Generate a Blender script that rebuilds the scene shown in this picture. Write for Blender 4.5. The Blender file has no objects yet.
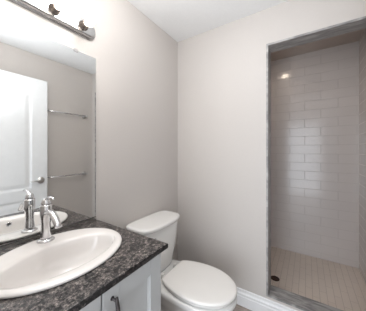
import bpy, bmesh, math
from mathutils import Vector, Matrix
from math import sin, cos, pi, radians as R

scene = bpy.context.scene
C = scene.collection

# ------------------------------------------------------------------ camera, world, lights, exposure
cam_d = bpy.data.cameras.new('camera'); cam = bpy.data.objects.new('camera', cam_d); C.objects.link(cam)
cam.location = (0, -1.13, 1.316)
cam.rotation_euler = (R(90), 0, R(33.1 - 90))
cam_d.sensor_width = 36; cam_d.lens = 190 / 366 * 36; cam_d.shift_y = -5.5 / 366; cam_d.clip_start = 0.01
scene.camera = cam
scene.view_settings.view_transform = 'Standard'
scene.view_settings.look = 'None'
scene.view_settings.gamma = 1
scene.view_settings.exposure = 0.2

w = bpy.data.worlds.new('world'); scene.world = w; w.use_nodes = True
w.node_tree.nodes['Background'].inputs[0].default_value = (0.9, 0.95, 1.0, 1)
w.node_tree.nodes['Background'].inputs[1].default_value = 0.6

def area(name, loc, rot, sx, sy, power, col):
    d = bpy.data.lights.new(name, 'AREA'); d.shape = 'RECTANGLE'; d.size = sx; d.size_y = sy
    d.energy = power; d.color = col
    o = bpy.data.objects.new(name, d); C.objects.link(o); o.location = loc; o.rotation_euler = rot
    return o
# daylight arriving through the open doorway from the hall window
area('hall_window_light', (-1.25, -0.95, 1.05), (R(88), 0, R(-90)), 1.2, 2.0, 34, (0.86, 0.93, 1.0))
# added fill lamp just below the ceiling, with no fitting there
pl = bpy.data.lights.new('ceiling_fill', 'POINT'); pl.energy = 6; pl.shadow_soft_size = 0.08; pl.color = (1.0, 0.985, 0.97)
po = bpy.data.objects.new('ceiling_fill', pl); C.objects.link(po); po.location = (0.66, -0.50, 2.31)
area('bounce_fill', (0.10, -1.0, 1.6), (R(180), 0, 0), 0.6, 0.7, 9, (0.95, 0.98, 1.0))  # unseen uplight added to brighten the ceiling

# ------------------------------------------------------------------ materials
def mat(name, col=(0.8, 0.8, 0.8), rough=0.5, metal=0.0, **kw):
    m = bpy.data.materials.new(name); m.use_nodes = True
    b = m.node_tree.nodes['Principled BSDF']
    b.inputs['Base Color'].default_value = (*col, 1)
    b.inputs['Roughness'].default_value = rough
    b.inputs['Metallic'].default_value = metal
    for k, v in kw.items(): b.inputs[k.replace('_', ' ')].default_value = v
    return m
def nt(m): return m.node_tree, m.node_tree.nodes, m.node_tree.links, m.node_tree.nodes['Principled BSDF']
def coords(m, rot=(0, 0, 0), scale=(1, 1, 1), loc=(0, 0, 0)):
    t, n, l, b = nt(m)
    g = n.new('ShaderNodeNewGeometry'); mp = n.new('ShaderNodeMapping')
    mp.inputs['Rotation'].default_value = rot; mp.inputs['Scale'].default_value = scale; mp.inputs['Location'].default_value = loc
    l.new(g.outputs['Position'], mp.inputs['Vector'])
    return mp.outputs['Vector']
def noise_mix(m, c1, c2, scale, detail=4, lo=0.3, hi=0.7, bump=0, dist=0):
    t, n, l, b = nt(m); v = coords(m)
    nz = n.new('ShaderNodeTexNoise'); nz.inputs['Scale'].default_value = scale; nz.inputs['Detail'].default_value = detail
    nz.inputs['Distortion'].default_value = dist
    l.new(v, nz.inputs['Vector'])
    r = n.new('ShaderNodeValToRGB'); r.color_ramp.elements[0].position = lo; r.color_ramp.elements[1].position = hi
    r.color_ramp.elements[0].color = (*c1, 1); r.color_ramp.elements[1].color = (*c2, 1)
    l.new(nz.outputs['Fac'], r.inputs['Fac']); l.new(r.outputs['Color'], b.inputs['Base Color'])
    if bump:
        bp = n.new('ShaderNodeBump'); bp.inputs['Strength'].default_value = bump; bp.inputs['Distance'].default_value = 0.002
        l.new(nz.outputs['Fac'], bp.inputs['Height']); l.new(bp.outputs['Normal'], b.inputs['Normal'])
    return m

M_wall = noise_mix(mat('greige_wall_paint', rough=0.6), (0.57, 0.535, 0.51), (0.58, 0.545, 0.52), 90, 3, bump=0.08)
M_ceil = noise_mix(mat('white_ceiling_paint', rough=0.8), (0.82, 0.825, 0.83), (0.84, 0.845, 0.85), 60, 3, bump=0.1)
M_trim = noise_mix(mat('white_trim_paint', rough=0.35), (0.80, 0.80, 0.81), (0.82, 0.82, 0.83), 20, 2)
M_door = noise_mix(mat('white_door_paint', rough=0.4), (0.70, 0.71, 0.72), (0.72, 0.73, 0.74), 20, 2)
M_cab = noise_mix(mat('pale_grey_cabinet_paint', rough=0.4), (0.46, 0.47, 0.475), (0.475, 0.485, 0.49), 15, 2)
M_gap = noise_mix(mat('dark_gap_shade', rough=0.8), (0.05, 0.05, 0.05), (0.07, 0.07, 0.07), 30)  # near-black, stands in for shade in the door gap and overflow hole
M_porc = noise_mix(mat('white_porcelain', rough=0.12, Coat_Weight=0.3), (0.80, 0.79, 0.775), (0.81, 0.80, 0.785), 8, 2)
M_sink = noise_mix(mat('bisque_porcelain', rough=0.15, Coat_Weight=0.3), (0.74, 0.71, 0.69), (0.75, 0.72, 0.70), 8, 2)
M_seat = noise_mix(mat('white_seat_plastic', rough=0.25), (0.82, 0.80, 0.775), (0.83, 0.81, 0.785), 8, 2)
M_chrome = noise_mix(mat('chrome', rough=0.12, metal=1.0), (0.70, 0.70, 0.71), (0.74, 0.74, 0.75), 12, 2)
M_nickel = noise_mix(mat('brushed_nickel', rough=0.28, metal=1.0), (0.50, 0.49, 0.48), (0.56, 0.55, 0.54), 60, 3)
M_bronze = noise_mix(mat('dark_bronze', rough=0.35, metal=0.8), (0.05, 0.045, 0.045), (0.08, 0.07, 0.07), 40)
M_drain = noise_mix(mat('oiled_bronze_drain', rough=0.5, metal=0.5), (0.04, 0.022, 0.016), (0.07, 0.035, 0.025), 60)
M_mirror = noise_mix(mat('mirror_silver', rough=0.0, metal=1.0), (0.95, 0.965, 0.965), (0.955, 0.97, 0.97), 1, 1)
M_edge = noise_mix(mat('mirror_edge_glass', rough=0.2), (0.22, 0.25, 0.25), (0.28, 0.31, 0.31), 10)

# speckled laminate
def granite(name):
    m = mat(name, rough=0.25); t, n, l, b = nt(m); v = coords(m)
    vo = n.new('ShaderNodeTexVoronoi'); vo.inputs['Scale'].default_value = 95
    n1 = n.new('ShaderNodeTexNoise'); n1.inputs['Scale'].default_value = 70; n1.inputs['Detail'].default_value = 8; n1.inputs['Roughness'].default_value = 0.7
    n2 = n.new('ShaderNodeTexNoise'); n2.inputs['Scale'].default_value = 240; n2.inputs['Detail'].default_value = 5
    mx = n.new('ShaderNodeMix'); mx.data_type = 'VECTOR'; mx.inputs['Factor'].default_value = 0.04
    l.new(v, n1.inputs['Vector']); l.new(v, n2.inputs['Vector'])
    l.new(v, mx.inputs['A']); l.new(n1.outputs['Color'], mx.inputs['B']); l.new(mx.outputs['Result'], vo.inputs['Vector'])
    r = n.new('ShaderNodeValToRGB'); cr = r.color_ramp
    cr.elements[0].position = 0.40; cr.elements[0].color = (0.010, 0.010, 0.011, 1)
    cr.elements[1].position = 0.66; cr.elements[1].color = (0.30, 0.265, 0.25, 1)
    e = cr.elements.new(0.47); e.color = (0.045, 0.042, 0.043, 1)
    e = cr.elements.new(0.56); e.color = (0.12, 0.107, 0.103, 1)
    l.new(n1.outputs['Fac'], r.inputs['Fac'])
    r2 = n.new('ShaderNodeValToRGB'); r2.color_ramp.elements[0].position = 0.35; r2.color_ramp.elements[1].position = 0.68
    r2.color_ramp.elements[0].color = (0.45, 0.45, 0.45, 1); r2.color_ramp.elements[1].color = (1.5, 1.45, 1.4, 1)
    l.new(n2.outputs['Fac'], r2.inputs['Fac'])
    ml = n.new('ShaderNodeMix'); ml.data_type = 'RGBA'; ml.blend_type = 'MULTIPLY'; ml.inputs[0].default_value = 1
    l.new(r.outputs['Color'], ml.inputs[6]); l.new(r2.outputs['Color'], ml.inputs[7])
    l.new(ml.outputs[2], b.inputs['Base Color'])
    return m
M_granite = granite('speckled_dark_laminate')

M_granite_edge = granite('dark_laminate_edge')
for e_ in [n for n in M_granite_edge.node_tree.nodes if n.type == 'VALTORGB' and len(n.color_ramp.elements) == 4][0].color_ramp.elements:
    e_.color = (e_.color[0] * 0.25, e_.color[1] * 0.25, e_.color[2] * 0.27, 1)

def marble():
    m = mat('grey_marble', rough=0.35); t, n, l, b = nt(m); v = coords(m, rot=(0.25, 0.2, 0.35), scale=(5, 1.0, 2.0))
    n1 = n.new('ShaderNodeTexNoise'); n1.inputs['Scale'].default_value = 8; n1.inputs['Detail'].default_value = 9; n1.inputs['Distortion'].default_value = 0.7
    l.new(v, n1.inputs['Vector'])
    r = n.new('ShaderNodeValToRGB'); cr = r.color_ramp
    cr.elements[0].position = 0.40; cr.elements[0].color = (0.22, 0.212, 0.21, 1)
    cr.elements[1].position = 0.60; cr.elements[1].color = (0.42, 0.405, 0.40, 1)
    e = cr.elements.new(0.5); e.color = (0.31, 0.30, 0.295, 1)
    l.new(n1.outputs['Fac'], r.inputs['Fac']); l.new(r.outputs['Color'], b.inputs['Base Color'])
    return m
M_marble = marble()

def tile(name, axes, bw, bh, mortar, off, c1, c2, cm, rough, loc=(0, 0), bump=0.4, wav=0.0):
    """axes: which world axes are the tile's u and v"""
    m = mat(name, rough=rough); t, n, l, b = nt(m)
    g = n.new('ShaderNodeNewGeometry'); s = n.new('ShaderNodeSeparateXYZ'); c = n.new('ShaderNodeCombineXYZ')
    l.new(g.outputs['Position'], s.inputs[0])
    for i, a in enumerate(axes):
        ad = n.new('ShaderNodeMath'); ad.operation = 'ADD'; ad.inputs[1].default_value = loc[i] + 10 * (bw if i == 0 else bh)
        l.new(s.outputs[a], ad.inputs[0]); l.new(ad.outputs[0], c.inputs[i])
    br = n.new('ShaderNodeTexBrick'); br.offset = off; br.squash = 1
    br.inputs['Scale'].default_value = 1; br.inputs['Brick Width'].default_value = bw; br.inputs['Row Height'].default_value = bh
    br.inputs['Mortar Size'].default_value = mortar; br.inputs['Mortar Smooth'].default_value = 0.1
    br.inputs['Color1'].default_value = (*c1, 1); br.inputs['Color2'].default_value = (*c2, 1); br.inputs['Mortar'].default_value = (*cm, 1)
    l.new(c.outputs[0], br.inputs['Vector']); l.new(br.outputs['Color'], b.inputs['Base Color'])
    iv = n.new('ShaderNodeMath'); iv.operation = 'SUBTRACT'; iv.inputs[0].default_value = 1; l.new(br.outputs['Fac'], iv.inputs[1])
    bp = n.new('ShaderNodeBump'); bp.inputs['Strength'].default_value = bump; bp.inputs['Distance'].default_value = 0.001
    l.new(iv.outputs[0], bp.inputs['Height']); l.new(bp.outputs['Normal'], b.inputs['Normal'])
    rm = n.new('ShaderNodeMapRange'); rm.inputs['To Min'].default_value = rough; rm.inputs['To Max'].default_value = 0.8
    l.new(br.outputs['Fac'], rm.inputs['Value']); l.new(rm.outputs['Result'], b.inputs['Roughness'])
    return m, br
TC1, TC2, TCM = (0.62, 0.57, 0.55), (0.635, 0.585, 0.565), (0.54, 0.495, 0.475)
M_tileYZ, _ = tile('subway_tile_back', (1, 2), 0.30, 0.10, 0.0022, 0.5, TC1, TC2, TCM, 0.16, bump=0.8, loc=(0.06, 0.026))
M_tileXZ, _ = tile('subway_tile_side', (0, 2), 0.30, 0.10, 0.0022, 0.5, TC1, TC2, TCM, 0.16, bump=0.8, loc=(0.0, 0.026))
M_shfloor, _ = tile('shower_mosaic', (0, 1), 0.20, 0.050, 0.0017, 0.5, (0.72, 0.63, 0.56), (0.74, 0.65, 0.575), (0.55, 0.475, 0.42), 0.4, loc=(0, 0.02))
M_floor, brf = tile('wood_look_plank_tile', (1, 0), 0.9, 0.15, 0.002, 0.33, (0.36, 0.30, 0.265), (0.46, 0.40, 0.36), (0.2, 0.17, 0.15), 0.35, bump=0.2)
# plank grain
t_, n_, l_, b_ = nt(M_floor)
v_ = coords(M_floor, scale=(25, 2.0, 1)); gz = n_.new('ShaderNodeTexNoise'); gz.inputs['Scale'].default_value = 2.5; gz.inputs['Detail'].default_value = 6
l_.new(v_, gz.inputs['Vector'])
gr = n_.new('ShaderNodeValToRGB'); gr.color_ramp.elements[0].position = 0.3; gr.color_ramp.elements[1].position = 0.7
gr.color_ramp.elements[0].color = (0.62, 0.60, 0.58, 1); gr.color_ramp.elements[1].color = (1.15, 1.15, 1.15, 1); l_.new(gz.outputs['Fac'], gr.inputs['Fac'])
gm = n_.new('ShaderNodeMix'); gm.data_type = 'RGBA'; gm.blend_type = 'MULTIPLY'; gm.inputs[0].default_value = 1
l_.new(brf.outputs['Color'], gm.inputs[6]); l_.new(gr.outputs['Color'], gm.inputs[7]); l_.new(gm.outputs[2], b_.inputs['Base Color'])

def emis(name, col, s):
    m = mat(name, col); b = m.node_tree.nodes['Principled BSDF']
    b.inputs['Emission Color'].default_value = (*col, 1); b.inputs['Emission Strength'].default_value = s
    return m
M_bulb = emis('lit_bulb', (1.0, 0.95, 0.88), 13.5)
M_cup = noise_mix(mat('dark_polished_socket', rough=0.25, metal=1.0), (0.22, 0.19, 0.17), (0.30, 0.26, 0.24), 30)
M_plate = noise_mix(mat('satin_chrome_plate', rough=0.2, metal=1.0), (0.42, 0.415, 0.41), (0.46, 0.455, 0.45), 60, 3)
M_pot = emis('lit_downlight', (1.0, 0.85, 0.68), 60.0)

M_shceil = noise_mix(mat('shower_ceiling_tile', rough=0.3), (0.50, 0.42, 0.37), (0.52, 0.44, 0.39), 20)
# ------------------------------------------------------------------ mesh helpers
def obj(name, bm, m, parent=None, smooth=False, bevel=0, seg=2, sub=0):
    me = bpy.data.meshes.new(name)
    bmesh.ops.recalc_face_normals(bm, faces=bm.faces)
    if smooth:
        for f in bm.faces: f.smooth = True
    bm.to_mesh(me); bm.free()
    for mm in (m if isinstance(m, (list, tuple)) else [m]): me.materials.append(mm)
    o = bpy.data.objects.new(name, me); C.objects.link(o)
    if parent is not None: o.parent = parent; o.matrix_parent_inverse = Matrix.Translation(-Vector(ROOT.get(parent.name, (0, 0, 0))))
    if bevel:
        b = o.modifiers.new('bevel', 'BEVEL'); b.width = bevel; b.segments = seg; b.limit_method = 'ANGLE'; b.angle_limit = R(35)
    if sub:
        s = o.modifiers.new('sub', 'SUBSURF'); s.levels = sub; s.render_levels = sub
    return o
ROOT = {}
def thing(name, label, cat, loc, group=None):
    o = bpy.data.objects.new(name, None); C.objects.link(o); o.location = loc; o.empty_display_size = 0.05
    ROOT[o.name] = tuple(loc)
    o['label'] = label; o['category'] = cat
    if group: o['group'] = group
    return o
def tag(o, label, cat, group=None):
    o['label'] = label; o['category'] = cat
    if group: o['group'] = group
    return o
def struct(name, bm, m, **k):
    o = obj(name, bm, m, **k); o['kind'] = 'structure'; return o
def box(bm, x0, x1, y0, y1, z0, z1, mi=0):
    vs = [bm.verts.new((x, y, z)) for x in (x0, x1) for y in (y0, y1) for z in (z0, z1)]
    for q in ((0, 1, 3, 2), (4, 6, 7, 5), (0, 4, 5, 1), (2, 3, 7, 6), (0, 2, 6, 4), (1, 5, 7, 3)):
        f = bm.faces.new([vs[i] for i in q]); f.material_index = mi
    return bm
def B(*a): return box(bmesh.new(), *a)
def loft(bm, rings, cap0=True, cap1=True, closed=True):
    vr = [[bm.verts.new(p) for p in r] for r in rings]
    n = len(vr[0])
    for a, b in zip(vr, vr[1:]):
        for i in range(n if closed else n - 1):
            j = (i + 1) % n
            bm.faces.new((a[i], a[j], b[j], b[i]))
    if cap0: bm.faces.new(vr[0])
    if cap1: bm.faces.new(vr[-1])
    return bm
def tube(bm, pts, rad, seg=14, flat=1.0):
    pts = [Vector(p) for p in pts]; rads = rad if isinstance(rad, (list, tuple)) else [rad] * len(pts)
    rings = []; up = Vector((0, 0, 1)); prev = None
    for i, p in enumerate(pts):
        d = (pts[min(i + 1, len(pts) - 1)] - pts[max(i - 1, 0)]).normalized()
        if prev is None:
            u = d.orthogonal().normalized() if abs(d.z) > 0.95 else up.cross(d).normalized()
        else:
            u = (prev - d * prev.dot(d)).normalized()
        prev = u; v = d.cross(u)
        rings.append([p + (u * cos(a) + v * sin(a) * flat) * rads[i] for a in [2 * pi * k / seg for k in range(seg)]])
    return loft(bm, rings)
def lathe(bm, c, prof, axis='z', seg=32):
    """prof: (r, h) pairs along axis from c"""
    rings = []
    for r, h in prof:
        r = max(r, 1e-4)
        ring = []
        for k in range(seg):
            a = 2 * pi * k / seg; p = (r * cos(a), r * sin(a), h)
            if axis == 'y': p = (p[0], p[2], p[1])
            if axis == '-y': p = (p[0], -p[2], p[1])
            if axis == 'x': p = (p[2], p[0], p[1])
            ring.append((c[0] + p[0], c[1] + p[1], c[2] + p[2]))
        rings.append(ring)
    return loft(bm, rings)

# ------------------------------------------------------------------ the room. W1 = left (y=0), W2 = far (x=1.63) with shower beyond
H = 2.44; XW = 1.63; XT = 0.12; YR = -1.55; XB = 2.60; XN = 0.03; ZS = 0.11
OY0, OY1, OZ0, OZ1 = -0.859, -1.485, 0.153, 2.159   # rough opening, stone lines it
struct('floor', B(-1.3, XW + XT, YR - 0.12, 0.12, -0.1, 0), M_floor)
struct('ceiling', B(-1.3, XB + 0.12, YR - 0.12, 0.12, H, H + 0.1), M_ceil)
struct('wall_left', B(-1.3, XB + 0.12, 0, 0.12, 0, H), M_wall)
struct('wall_right', B(-1.3, XW + XT, YR - 0.12, YR, 0, H), M_wall)
bm = B(XW, XW + XT, OY0, 0, 0, H); box(bm, XW, XW + XT, YR, OY1, 0, H)
box(bm, XW, XW + XT, OY1, OY0, OZ1, H); box(bm, XW, XW + XT, OY1, OY0, 0, OZ0)
struct('wall_far', bm, M_wall)
# near wall with the open doorway the camera looks in from
bm = B(XN - 0.12, XN, -0.53, 0, 0, H); box(bm, XN - 0.12, XN, YR, -1.40, 0, H); box(bm, XN - 0.12, XN, -1.40, -0.53, 2.09, H)
struct('wall_near', bm, M_wall)
# shower shell
struct('wall_shower_back', B(XB, XB + 0.12, YR - 0.12, 0, 0, H), M_tileYZ)
YS = -1.575
struct('wall_shower_right', B(XW + XT, XB, YR - 0.12, YS, 0, H), M_tileXZ)
struct('wall_shower_left', B(XW + XT, XB, -0.18, 0, 0, H), M_tileXZ)
bm = B(XW + XT, XW + XT + 0.012, OY0, -0.18, ZS, H); box(bm, XW + XT, XW + XT + 0.012, YS, OY1, ZS, H)
box(bm, XW + XT, XW + XT + 0.012, OY1, OY0, OZ1, H); box(bm, XW + XT, XW + XT + 0.012, OY1, OY0, ZS, OZ0)
struct('wall_shower_front', bm, M_tileYZ)
struct('ceiling_shower', B(XW + XT, XB, YS, -0.18, H - 0.012, H - 0.0005), M_shceil)
struct('floor_shower', B(XW + XT, XB, YS, -0.18, 0, ZS), M_shfloor)
# stone lining of the opening: lintel, two jambs, sill
x0, x1 = XW - 0.002, XW + XT + 0.014
struct('trim_1', B(x0, x1, OY1, OY0, OZ1 - 0.015, OZ1), M_marble, bevel=0.001)
struct('trim_2', B(x0, x1, OY0 - 0.015, OY0, OZ0, OZ1 - 0.015), M_marble, bevel=0.001)
struct('trim_3', B(x0, x1, OY1, OY1 + 0.015, OZ0, OZ1 - 0.015), M_marble, bevel=0.001)
struct('trim_4', B(x0, x1, OY1 + 0.015, OY0 - 0.015, OZ0, OZ0 + 0.015), M_marble, bevel=0.001)

# baseboards: stepped ogee profile (depth, z)
PB = [(0, 0), (0.018, 0), (0.018, 0.078), (0.014, 0.083), (0.014, 0.092), (0.017, 0.096), (0.016, 0.102), (0.010, 0.108), (0.007, 0.116), (0.007, 0.122), (0.010, 0.126), (0.009, 0.132), (0.005, 0.135), (0, 0.135)]
def baseboard(name, p0, p1, nrm):
    bm = bmesh.new()
    loft(bm, [[(p[0] + nrm[0] * d, p[1] + nrm[1] * d, z) for d, z in PB] for p in (p0, p1)])
    return struct(name, bm, M_trim)
baseboard('baseboard_far', (XW, YR), (XW, 0), (-1, 0))
baseboard('baseboard_left', (0.69, 0), (XW - 0.016, 0), (0, -1))
baseboard('baseboard_right', (XN, YR), (XW - 0.016, YR), (0, 1))

# ------------------------------------------------------------------ open door, folded back beside the right-hand wall (seen in the mirror)
DX0, DX1, DYF, DZ0, DZ1 = 0.065, 0.972, -1.36, 0.015, 2.094
def door_mesh():
    nx, nz = 110, 250
    cx = (DX0 + DX1) / 2; hw = (DX1 - DX0) / 2 - 0.15
    def rect_sd(x, z, z0, z1, arch):
        zt = z1 + (arch * (1 - ((x - cx) / hw) ** 2) if abs(x - cx) < hw else 0)
        return min(hw - abs(x - cx), z - z0, zt - z)
    def depth(x, z):
        d = max(rect_sd(x, z, 0.90, 1.912, 0.062), rect_sd(x, z, 0.24, 0.785, 0))
        if d <= 0: return 0
        if d < 0.010: return 0.009 * (0.5 - 0.5 * cos(pi * d / 0.010))
        if d < 0.022: return 0.009
        if d < 0.055: return 0.009 - 0.006 * (d - 0.022) / 0.033
        return 0.003
    bm = bmesh.new()
    def sheet(ys, sgn):
        g = [[bm.verts.new((DX0 + (DX1 - DX0) * i / nx, ys + sgn * depth(DX0 + (DX1 - DX0) * i / nx, DZ0 + (DZ1 - DZ0) * k / nz), DZ0 + (DZ1 - DZ0) * k / nz)) for k in range(nz + 1)] for i in range(nx + 1)]
        for i in range(nx):
            for k in range(nz): bm.faces.new((g[i][k], g[i + 1][k], g[i + 1][k + 1], g[i][k + 1])).smooth = True
        return g
    a = sheet(DYF, -1); b = sheet(DYF - 0.036, 1)
    def border(g): return [g[i][0] for i in range(nx)] + [g[nx][k] for k in range(nz)] + [g[i][nz] for i in range(nx, 0, -1)] + [g[0][k] for k in range(nz, 0, -1)]
    A, Bb = border(a), border(b)
    for i in range(len(A)):
        j = (i + 1) % len(A); bm.faces.new((A[i], A[j], Bb[j], Bb[i]))
    return bm
door = struct('door_1', door_mesh(), M_door)
hz = 0.982; hx = 0.905
for yy, s in ((DYF, 1), (DYF - 0.036, -1)):
    bm = bmesh.new(); ax = 'y' if s > 0 else '-y'
    lathe(bm, (hx, yy, hz), [(0.0, 0), (0.035, 0), (0.036, 0.004), (0.031, 0.010), (0.013, 0.013), (0.011, 0.040), (0.0, 0.042)], ax)
    tube(bm, [(hx + 0.012, yy + s * 0.042, hz), (hx - 0.03, yy + s * 0.044, hz + 0.001), (hx - 0.075, yy + s * 0.044, hz), (hx - 0.108, yy + s * 0.040, hz - 0.004)], [0.011, 0.010, 0.0085, 0.007])
    o = obj('door_handle', bm, M_nickel, door, smooth=True); o['label'] = 'nickel lever handle'
for hzz in (0.25, 1.05, 1.85):
    bm = lathe(bmesh.new(), (DX0 - 0.006, DYF - 0.034, hzz), [(0, 0), (0.006, 0), (0.006, 0.09), (0, 0.09)], seg=12)
    obj('hinge', bm, M_nickel, door, smooth=False)

# ------------------------------------------------------------------ towel bars on the right-hand wall
def towel_bar(z, label):
    t = thing('towel_bar', label, 'towel bar', (1.2, YR, z), 'towel bars behind the door')
    yb = YR + 0.065
    obj('bar', tube(bmesh.new(), [(0.90, yb, z), (1.50, yb, z)], 0.009), M_chrome, t, smooth=True)
    for x in (0.90, 1.50):
        bm = lathe(bmesh.new(), (x, YR, z), [(0.0, 0), (0.026, 0), (0.027, 0.005), (0.022, 0.010), (0.011, 0.016), (0.010, 0.05), (0.014, 0.056), (0.014, 0.074), (0.009, 0.079), (0, 0.08)], 'y')
        obj('mount', bm, M_nickel, t, smooth=True)
    return t
towel_bar(1.79, 'upper nickel towel bar seen in the mirror beside the white door')
towel_bar(0.985, 'lower nickel towel bar seen in the mirror at door handle height')

# ------------------------------------------------------------------ vanity cabinet
VX0, VX1, VYF = 0.074, 0.677, -0.55
van = thing('vanity_cabinet', 'pale grey shaker vanity cabinet with two doors under the speckled countertop', 'cabinet', ((VX0 + VX1) / 2, -0.27, 0))
bm = B(VX0, VX0 + 0.018, VYF, -0.002, 0.0, 0.8525); box(bm, VX1 - 0.018, VX1, VYF, -0.002, 0.0, 0.8525)
box(bm, VX0, VX1, VYF, -0.002, 0.10, 0.118); box(bm, VX0, VX1, -0.012, -0.002, 0.118, 0.8525)
box(bm, VX0, VX1, VYF + 0.06, VYF + 0.075, 0.0, 0.10)
box(bm, VX0, VX1, VYF, VYF + 0.018, 0.80, 0.8525); box(bm, VX0 + 0.018, VX0 + 0.05, VYF, VYF + 0.018, 0.118, 0.80); box(bm, VX1 - 0.05, VX1 - 0.018, VYF, VYF + 0.018, 0.118, 0.80)
box(bm, 0.3595, 0.3895, VYF, VYF + 0.018, 0.118, 0.80, 1)  # centre stile coloured near-black as the shade between the doors
obj('cabinet_body', bm, [M_cab, M_gap], van)
def shaker(x0, x1, z0, z1, y, st=0.068):
    bm = B(x0, x0 + st, y - 0.02, y, z0, z1); box(bm, x1 - st, x1, y - 0.02, y, z0, z1)
    box(bm, x0 + st, x1 - st, y - 0.02, y, z0, z0 + st); box(bm, x0 + st, x1 - st, y - 0.02, y, z1 - st, z1)
    box(bm, x0 + st, x1 - st, y - 0.007, y - 0.001, z0 + st, z1 - st)
    # small chamfer strip round the panel
    s = 0.008
    a, b, c, d = x0 + st, x1 - st, z0 + st, z1 - st
    o = [(a, c), (b, c), (b, d), (a, d)]; i = [(a + s, c + s), (b - s, c + s), (b - s, d - s), (a + s, d - s)]
    for k in range(4):
        j = (k + 1) % 4
        vs = [bm.verts.new((p[0], yy, p[1])) for p, yy in ((o[k], y - 0.013), (o[j], y - 0.013), (i[j], y - 0.0071), (i[k], y - 0.0071))]
        bm.faces.new(vs)
    return bm
mid = 0.3745
for a, b, hx_ in ((VX0, mid - 0.003, mid - 0.040), (mid + 0.003, VX1 - 0.003, mid + 0.040)):
    d = obj('cabinet_door', shaker(a, b, 0.125, 0.846, VYF), M_cab, van, bevel=0.0012, seg=1)
    ROOT[d.name] = (0, 0, 0)
    zt, zb = 0.812, 0.700; y = VYF - 0.02
    pts = [(hx_, y - 0.022 - 0.010 * sin(pi * k / 10), zb - 0.006 + (zt - zb + 0.012) * k / 10) for k in range(11)]
    bm = tube(bmesh.new(), pts, [0.0055 + 0.0025 * sin(pi * k / 10) for k in range(11)], seg=10)
    for z in (zb + 0.006, zt - 0.006): tube(bm, [(hx_, y, z), (hx_, y - 0.004, z), (hx_, y - 0.026, z)], [0.008, 0.005, 0.0045], seg=10)
    h = obj('handle', bm, M_bronze, d, smooth=True)
    h['label'] = 'dark bronze bar pull'

# countertop with sink cut-out
CX0, CX1, CY0, CY1, CZ = 0.034, 0.710, -0.584, -0.001, 0.879
SCX, SCY, SA, SB = 0.389, -0.268, 0.258, 0.212
def counter():
    N = 96; bm = bmesh.new(); rings = []
    ell = lambda z: [(SCX + (SA - 0.02) * cos(2 * pi * k / N), SCY + (SB - 0.02) * sin(2 * pi * k / N), z) for k in range(N)]
    def rect(ins, z):
        x0, x1, y0, y1 = CX0 + ins, CX1 - ins, CY0 + ins, CY1 - min(ins, 0.0005)
        out = []
        for k in range(N):
            a = 2 * pi * k / N
            # square-map angle to perimeter, corners hit exactly
            c, s = cos(a), sin(a); m = max(abs(c), abs(s)); u, v = c / m, s / m
            out.append(((x0 + x1) / 2 + u * (x1 - x0) / 2, (y0 + y1) / 2 + v * (y1 - y0) / 2, z))
        return out
    T = 0.0262
    rings = [ell(CZ - T), ell(CZ), rect(0.008, CZ), rect(0.005, CZ - 0.0004), rect(0.002, CZ - 0.002), rect(0.0004, CZ - 0.005), rect(0, CZ - 0.008), rect(0, CZ - T + 0.006), rect(0.002, CZ - T + 0.0015), rect(0.006, CZ - T)]
    loft(bm, rings, False, False)
    bm.verts.ensure_lookup_table()
    a = bm.verts[:N]; b = bm.verts[-N:]
    for i in range(N):
        j = (i + 1) % N; bm.faces.new((a[i], b[i], b[j], a[j]))
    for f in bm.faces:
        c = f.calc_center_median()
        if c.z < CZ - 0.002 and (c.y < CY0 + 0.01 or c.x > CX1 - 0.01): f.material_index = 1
    return bm
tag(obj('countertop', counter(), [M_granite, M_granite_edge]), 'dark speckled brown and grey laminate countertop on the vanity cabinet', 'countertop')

# sink
def ering(cy, a, b, z, N=72, p=2.0):
    r = []
    for k in range(N):
        t = 2 * pi * k / N; c, s = cos(t), sin(t)
        r.append((SCX + a * math.copysign(abs(c) ** (2 / p), c), cy + b * math.copysign(abs(s) ** (2 / p), s), z))
    return r
ICY = -0.300
prof = [(SCY, SA - 0.012, SB - 0.012, CZ), (SCY, SA - 0.005, SB - 0.005, CZ + 0.0002), (SCY, SA - 0.004, SB - 0.004, CZ + 0.002), (SCY, SA, SB, CZ + 0.003), (SCY, SA, SB, CZ + 0.008), (SCY, SA - 0.002, SB - 0.002, CZ + 0.011), (SCY, SA - 0.007, SB - 0.007, CZ + 0.0138), (SCY, SA - 0.018, SB - 0.018, CZ + 0.015),
        (SCY - 0.008, SA - 0.032, SB - 0.045, CZ + 0.013), (ICY + 0.002, 0.220, 0.136, CZ + 0.012), (ICY, 0.213, 0.128, CZ + 0.008), (ICY, 0.207, 0.122, CZ + 0.0), (ICY, 0.200, 0.117, CZ - 0.02), (ICY, 0.187, 0.110, CZ - 0.055), (ICY, 0.160, 0.096, CZ - 0.088), (ICY, 0.115, 0.075, CZ - 0.108), (ICY, 0.06, 0.05, CZ - 0.117), (ICY, 0.023, 0.023, CZ - 0.12)]
bm = bmesh.new(); rr = [ering(*q) for q in prof]
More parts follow.
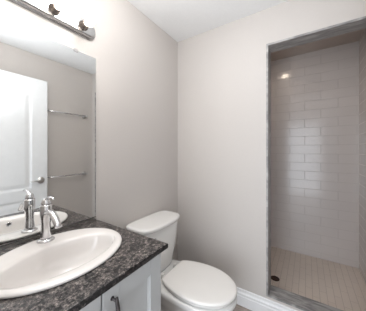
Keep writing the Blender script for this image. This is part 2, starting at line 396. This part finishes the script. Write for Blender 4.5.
# outer underside shell
under = [(ICY, 0.030, 0.030, CZ - 0.135), (ICY, 0.12, 0.085, CZ - 0.125), (ICY, 0.172, 0.108, CZ - 0.098), (ICY, 0.205, 0.128, CZ - 0.04), (ICY, 0.222, 0.138, CZ)]
loft(bm, [ering(*q) for q in reversed(under)][::1][0:0] or rr, False, False)
ur = [[bm.verts.new(p) for p in ering(*q)] for q in under]
bm.verts.ensure_lookup_table()
NN = 72; nr = len(rr)
first = bm.verts[0:NN]; last = bm.verts[(nr - 1) * NN: nr * NN]
seq = [list(last)] + ur + [list(first)]
for a, b in zip(seq, seq[1:]):
    for i in range(NN): bm.faces.new((a[i], a[(i + 1) % NN], b[(i + 1) % NN], b[i]))
sink = tag(obj('sink', bm, M_sink, smooth=True), 'oval off-white drop-in sink set in the speckled countertop', 'sink')
bm = lathe(bmesh.new(), (SCX, ICY, CZ - 0.134), [(0.0, 0), (0.0225, 0), (0.0225, 0.013), (0.021, 0.0165), (0.016, 0.016), (0.0155, 0.012), (0.012, 0.0185), (0.0, 0.021)])
o = obj('drain', bm, M_chrome, sink, smooth=True); o['label'] = 'round chrome drain'
# overflow ring on the front inner slope
bm = bmesh.new(); tor = []
for i in range(24):
    a = 2 * pi * i / 24
    tor.append([(SCX + 0.005 + (0.0115 + 0.0035 * cos(q)) * cos(a), 0.0035 * sin(q) , (0.0115 + 0.0035 * cos(q)) * sin(a)) for q in [2 * pi * j / 8 for j in range(8)]])
loft(bm, tor + [tor[0]], False, False)
disc = [bm.verts.new((SCX + 0.005 + 0.011 * cos(2 * pi * i / 24), -0.001, 0.011 * sin(2 * pi * i / 24))) for i in range(24)]
f = bm.faces.new(disc); f.material_index = 1
rotm = Matrix.Rotation(R(14), 4, 'X')
for v in bm.verts: v.co = rotm @ v.co + Vector((0, ICY - 0.1155, CZ - 0.019))
o = obj('overflow_ring', bm, [M_chrome, M_gap], sink, smooth=True); o['label'] = 'small chrome overflow ring'

# faucet
FX, FY, FZ = 0.396, -0.103, CZ + 0.0145
fa = thing('faucet', 'tall chrome single-lever faucet at the back of the oval sink', 'faucet', (FX, FY, FZ))
obj('base', lathe(bmesh.new(), (FX, FY, FZ - 0.003), [(0, 0), (0.034, 0), (0.035, 0.004), (0.034, 0.007), (0.027, 0.011), (0.024, 0.013), (0, 0.013)], seg=40), M_chrome, fa, smooth=True)
obj('body', lathe(bmesh.new(), (FX, FY, FZ), [(0, 0.008), (0.0245, 0.008), (0.0225, 0.02), (0.0195, 0.05), (0.0185, 0.075), (0.0205, 0.10), (0.0235, 0.12), (0.0245, 0.158), (0.0235, 0.166), (0, 0.167)], seg=40), M_chrome, fa, smooth=True)
sp = []; spr = []
for k in range(11):
    u = k / 10
    sp.append((FX, FY - 0.008 - 0.118 * u, FZ + 0.128 + 0.020 * sin(pi * min(u * 1.15, 1) * 0.8) - 0.052 * u * u)); spr.append(0.0175 - 0.004 * u)
obj('spout', tube(bmesh.new(), sp, spr, 18, 0.75), M_chrome, fa, smooth=True)
bm = lathe(bmesh.new(), (FX, FY, FZ + 0.167), [(0, 0), (0.0195, 0), (0.020, 0.010), (0.0165, 0.022), (0.009, 0.029), (0, 0.031)])
lv = [(FX, FY - 0.002, FZ + 0.186), (FX, FY - 0.018, FZ + 0.199), (FX, FY - 0.040, FZ + 0.207), (FX, FY - 0.064, FZ + 0.207), (FX, FY - 0.078, FZ + 0.202)]
tube(bm, lv, [0.010, 0.008, 0.0065, 0.006, 0.005], 12, 0.7)
obj('lever', bm, M_chrome, fa, smooth=True)

# ------------------------------------------------------------------ mirror
mi = obj('mirror', B(-0.0 + 0.04, 0.709, -0.006, -0.0005, CZ + 0.016, 1.897), [M_mirror, M_edge])
for p in mi.data.polygons: p.material_index = 0 if abs(p.normal.y) > 0.5 else 1
tag(mi, 'large frameless rectangular mirror on the wall above the countertop', 'mirror')
o = obj('channel', B(0.04, 0.709, -0.009, -0.0005, CZ + 0.0005, CZ + 0.0125), M_nickel, mi); o['label'] = 'thin metal channel under the mirror'
o = obj('dark_seam', B(0.04, 0.709, -0.0095, -0.0005, CZ + 0.0126, CZ + 0.0158), M_gap, mi); o['label'] = 'dark line along the mirror bottom'  # near-black strip for the dark gap under the mirror
for x in (0.165, 0.585):
    o = obj('clip', B(x - 0.012, x + 0.012, -0.0085, -0.0062, 1.887, 1.903), M_nickel, mi); o['label'] = 'small metal mirror clip'

# ------------------------------------------------------------------ vanity light bar
LX0, LX1, LZ = 0.075, 0.705, 2.045
vl = thing('vanity_light', 'brushed nickel vanity light bar with round bulbs above the mirror', 'light fixture', ((LX0 + LX1) / 2, 0, LZ))
def lightbar():
    # D-ended plate with a stepped lip
    def ring(ins, y):
        r = 0.052 - ins; out = []
        for k in range(13):
            a = -pi / 2 + pi * k / 12; out.append((LX1 - 0.052 + (r) * cos(a), y, LZ + r * sin(a)))
        for k in range(13):
            a = pi / 2 + pi * k / 12; out.append((LX0 + 0.052 + (r) * cos(a), y, LZ + r * sin(a)))
        return out
    bm = bmesh.new()
    loft(bm, [ring(0, -0.0005), ring(0, -0.012), ring(0.005, -0.016), ring(0.008, -0.016), ring(0.011, -0.026), ring(0.015, -0.032), ring(0.020, -0.032)])
    return bm
obj('backplate', lightbar(), M_plate, vl, bevel=0.0008, seg=1)
for i in range(4):
    x = 0.155 + 0.1533 * i; LZc = LZ
    s = obj('socket', lathe(bmesh.new(), (x, -0.032, LZc), [(0, 0), (0.026, 0), (0.026, 0.004), (0.021, 0.008), (0.021, 0.034), (0.018, 0.037), (0, 0.037)], '-y'), M_cup, vl, smooth=True)
    pr = [(0.013, 0)] + [(0.036 * sin(pi * (1 - q)) if True else 0, 0.044 - 0.036 * cos(pi * (1 - q)) * -1) for q in []]
    gl = [(0, 0.030), (0.011, 0.031), (0.012, 0.038)]
    for k in range(2, 15):
        a = pi * k / 14; gl.append((0.026 * sin(a), 0.063 - 0.026 * cos(a)))
    obj('bulb', lathe(bmesh.new(), (x, -0.032, LZc), gl, '-y'), M_bulb, vl, smooth=True)

area('vanity_light_glow', ((LX0 + LX1) / 2, -0.118, LZ), (R(45), 0, R(180)), 0.5, 0.07, 5, (1.0, 0.96, 0.91))  # added area light, throws the bulbs' light into the room only

# ------------------------------------------------------------------ toilet
TX = 1.145
to = thing('toilet', 'white two-piece toilet with closed lid between vanity and far wall', 'toilet', (TX, -0.40, 0))
def egg(z, w, yb, yc, yf, p=2.0, pb=2.6, N=64):
    """yb back, yc widest, yf front (all positive distances from wall)"""
    r = []
    for k in range(N):
        t = 2 * pi * k / N; c, s = cos(t), sin(t)
        if s >= 0: x = w * math.copysign(abs(c) ** (2 / p), c); y = yc + (yf - yc) * abs(s) ** (2 / p)
        else: x = w * math.copysign(abs(c) ** (2 / pb), c); y = yc - (yc - yb) * abs(s) ** (2 / pb)
        r.append((TX + x, -y, z))
    return r
bm = loft(bmesh.new(), [egg(0, 0.105, 0.12, 0.36, 0.60), egg(0.015, 0.110, 0.115, 0.36, 0.605), egg(0.05, 0.104, 0.12, 0.36, 0.595), egg(0.13, 0.098, 0.12, 0.37, 0.575), egg(0.20, 0.112, 0.10, 0.39, 0.60),
    egg(0.26, 0.146, 0.08, 0.43, 0.68), egg(0.31, 0.172, 0.06, 0.47, 0.735), egg(0.35, 0.184, 0.04, 0.48, 0.758), egg(0.362, 0.191, 0.035, 0.49, 0.768), egg(0.382, 0.192, 0.035, 0.49, 0.770), egg(0.390, 0.187, 0.04, 0.49, 0.765), egg(0.392, 0.170, 0.06, 0.48, 0.74)])
bowl = obj('bowl', bm, M_porc, to, smooth=True)
# tank
def trap(z, w, yb, yf, bow=0.028, p=5, N=64):
    r = []
    for k in range(N):
        t = 2 * pi * k / N; c, s = cos(t), sin(t)
        u = math.copysign(abs(c) ** (2 / p), c); v = math.copysign(abs(s) ** (2 / p), s)
        y = (yb + yf) / 2 + v * (yf - yb) / 2
        if v > 0: y += bow * v * (1 - u * u) - 0.0 * abs(u)
        r.append((TX + u * w, -y, z))
    return r
bm = loft(bmesh.new(), [trap(0.388, 0.13, 0.035, 0.175), trap(0.392, 0.155, 0.025, 0.185), trap(0.41, 0.168, 0.02, 0.19), trap(0.55, 0.192, 0.018, 0.205), trap(0.731, 0.216, 0.015, 0.216), trap(0.736, 0.214, 0.016, 0.214)])
obj('tank', bm, M_porc, to, smooth=True)
bm = loft(bmesh.new(), [trap(0.734, 0.220, 0.010, 0.220), trap(0.738, 0.227, 0.006, 0.227), trap(0.757, 0.230, 0.004, 0.230), trap(0.763, 0.228, 0.006, 0.228), trap(0.767, 0.221, 0.012, 0.220), trap(0.768, 0.20, 0.03, 0.20)])
obj('tank_lid', bm, M_porc, to, smooth=True)
# seat ring and lid
def lidshape(z, w, yclip, yb, yc, yf):
    # round front, tapering to a straight back edge
    out = egg(z, w, yb, yc, yf, 2.05, 2.0, 96)
    return [(x, min(y, -yclip), zz) for x, y, zz in out]
def seatring(z, d): return lidshape(z, 0.180 - d, 0.300 + d, 0.215 + d, 0.515, 0.757 - d)
bm = loft(bmesh.new(), [seatring(0.396, 0.006), seatring(0.398, 0.001), seatring(0.404, 0), seatring(0.410, 0.001), seatring(0.412, 0.006)])
obj('seat', bm, M_seat, to, smooth=True)
def lidring(z, d): return lidshape(z, 0.190 - d, 0.288 + d, 0.205 + d, 0.52, 0.769 - d)
bm = loft(bmesh.new(), [lidring(0.417, 0.006), lidring(0.419, 0.001), lidring(0.424, 0.0), lidring(0.431, 0.002), lidring(0.4345, 0.007), lidring(0.436, 0.018), lidring(0.4375, 0.05), lidring(0.4385, 0.10)])
obj('seat_lid', bm, M_seat, to, smooth=True)
for s in (-1, 1):
    bm = lathe(bmesh.new(), (TX + s * 0.075, -0.262, 0.391), [(0, 0), (0.016, 0), (0.016, 0.024), (0.013, 0.033), (0.006, 0.036), (0, 0.036)])
    obj('hinge', bm, M_seat, to, smooth=True)
bm = lathe(bmesh.new(), (TX - 0.175, -0.212, 0.690), [(0, 0), (0.014, 0), (0.014, 0.010), (0.008, 0.014), (0, 0.014)], '-y')
tube(bm, [(TX - 0.175, -0.228, 0.690), (TX - 0.15, -0.232, 0.687), (TX - 0.12, -0.232, 0.684)], [0.006, 0.006, 0.005], 10)
obj('flush_lever', bm, M_chrome, to, smooth=True)
for s in (-1, 1):
    obj('bolt_cap', lathe(bmesh.new(), (TX + s * 0.100, -0.30, 0.0), [(0, 0), (0.016, 0), (0.016, 0.025), (0.010, 0.036), (0, 0.038)]), M_porc, to, smooth=True)

# ------------------------------------------------------------------ shower bits
bm = lathe(bmesh.new(), (1.965, -0.880, ZS), [(0, 0), (0.038, 0), (0.038, 0.003), (0.033, 0.004), (0.031, 0.002), (0.010, 0.002), (0.008, 0.004), (0, 0.004)], seg=40)
tag(obj('floor_drain', bm, M_drain), 'round dark bronze drain in the shower floor beside the stone jamb', 'drain')
rl = thing('recessed_light', 'small warm recessed downlight in the shower ceiling', 'light fixture', (1.99, -0.86, H - 0.012))
def ringmesh(c, r0, r1, z0, z1):
    bm = bmesh.new(); N = 40
    pr = [(r0, z1), (r1 - 0.004, z1), (r1, z0), (r1, z0 + 0.003)]
    pr = [(r0, z1), (r1, z1), (r1, z0 + 0.002), (r1 - 0.003, z0), (r0 + 0.004, z0), (r0, z0 + 0.002)]
    rings = [[(c[0] + r * cos(2 * pi * k / N), c[1] + r * sin(2 * pi * k / N), z) for k in range(N)] for r, z in pr]
    loft(bm, rings + [rings[0]], False, False); return bm
obj('light_trim', ringmesh((1.99, -0.86), 0.045, 0.065, H - 0.020, H - 0.012), M_trim, rl)
obj('light_lens', lathe(bmesh.new(), (1.99, -0.86, H - 0.016), [(0, 0), (0.045, 0), (0.045, 0.003), (0, 0.003)]), M_pot, rl)
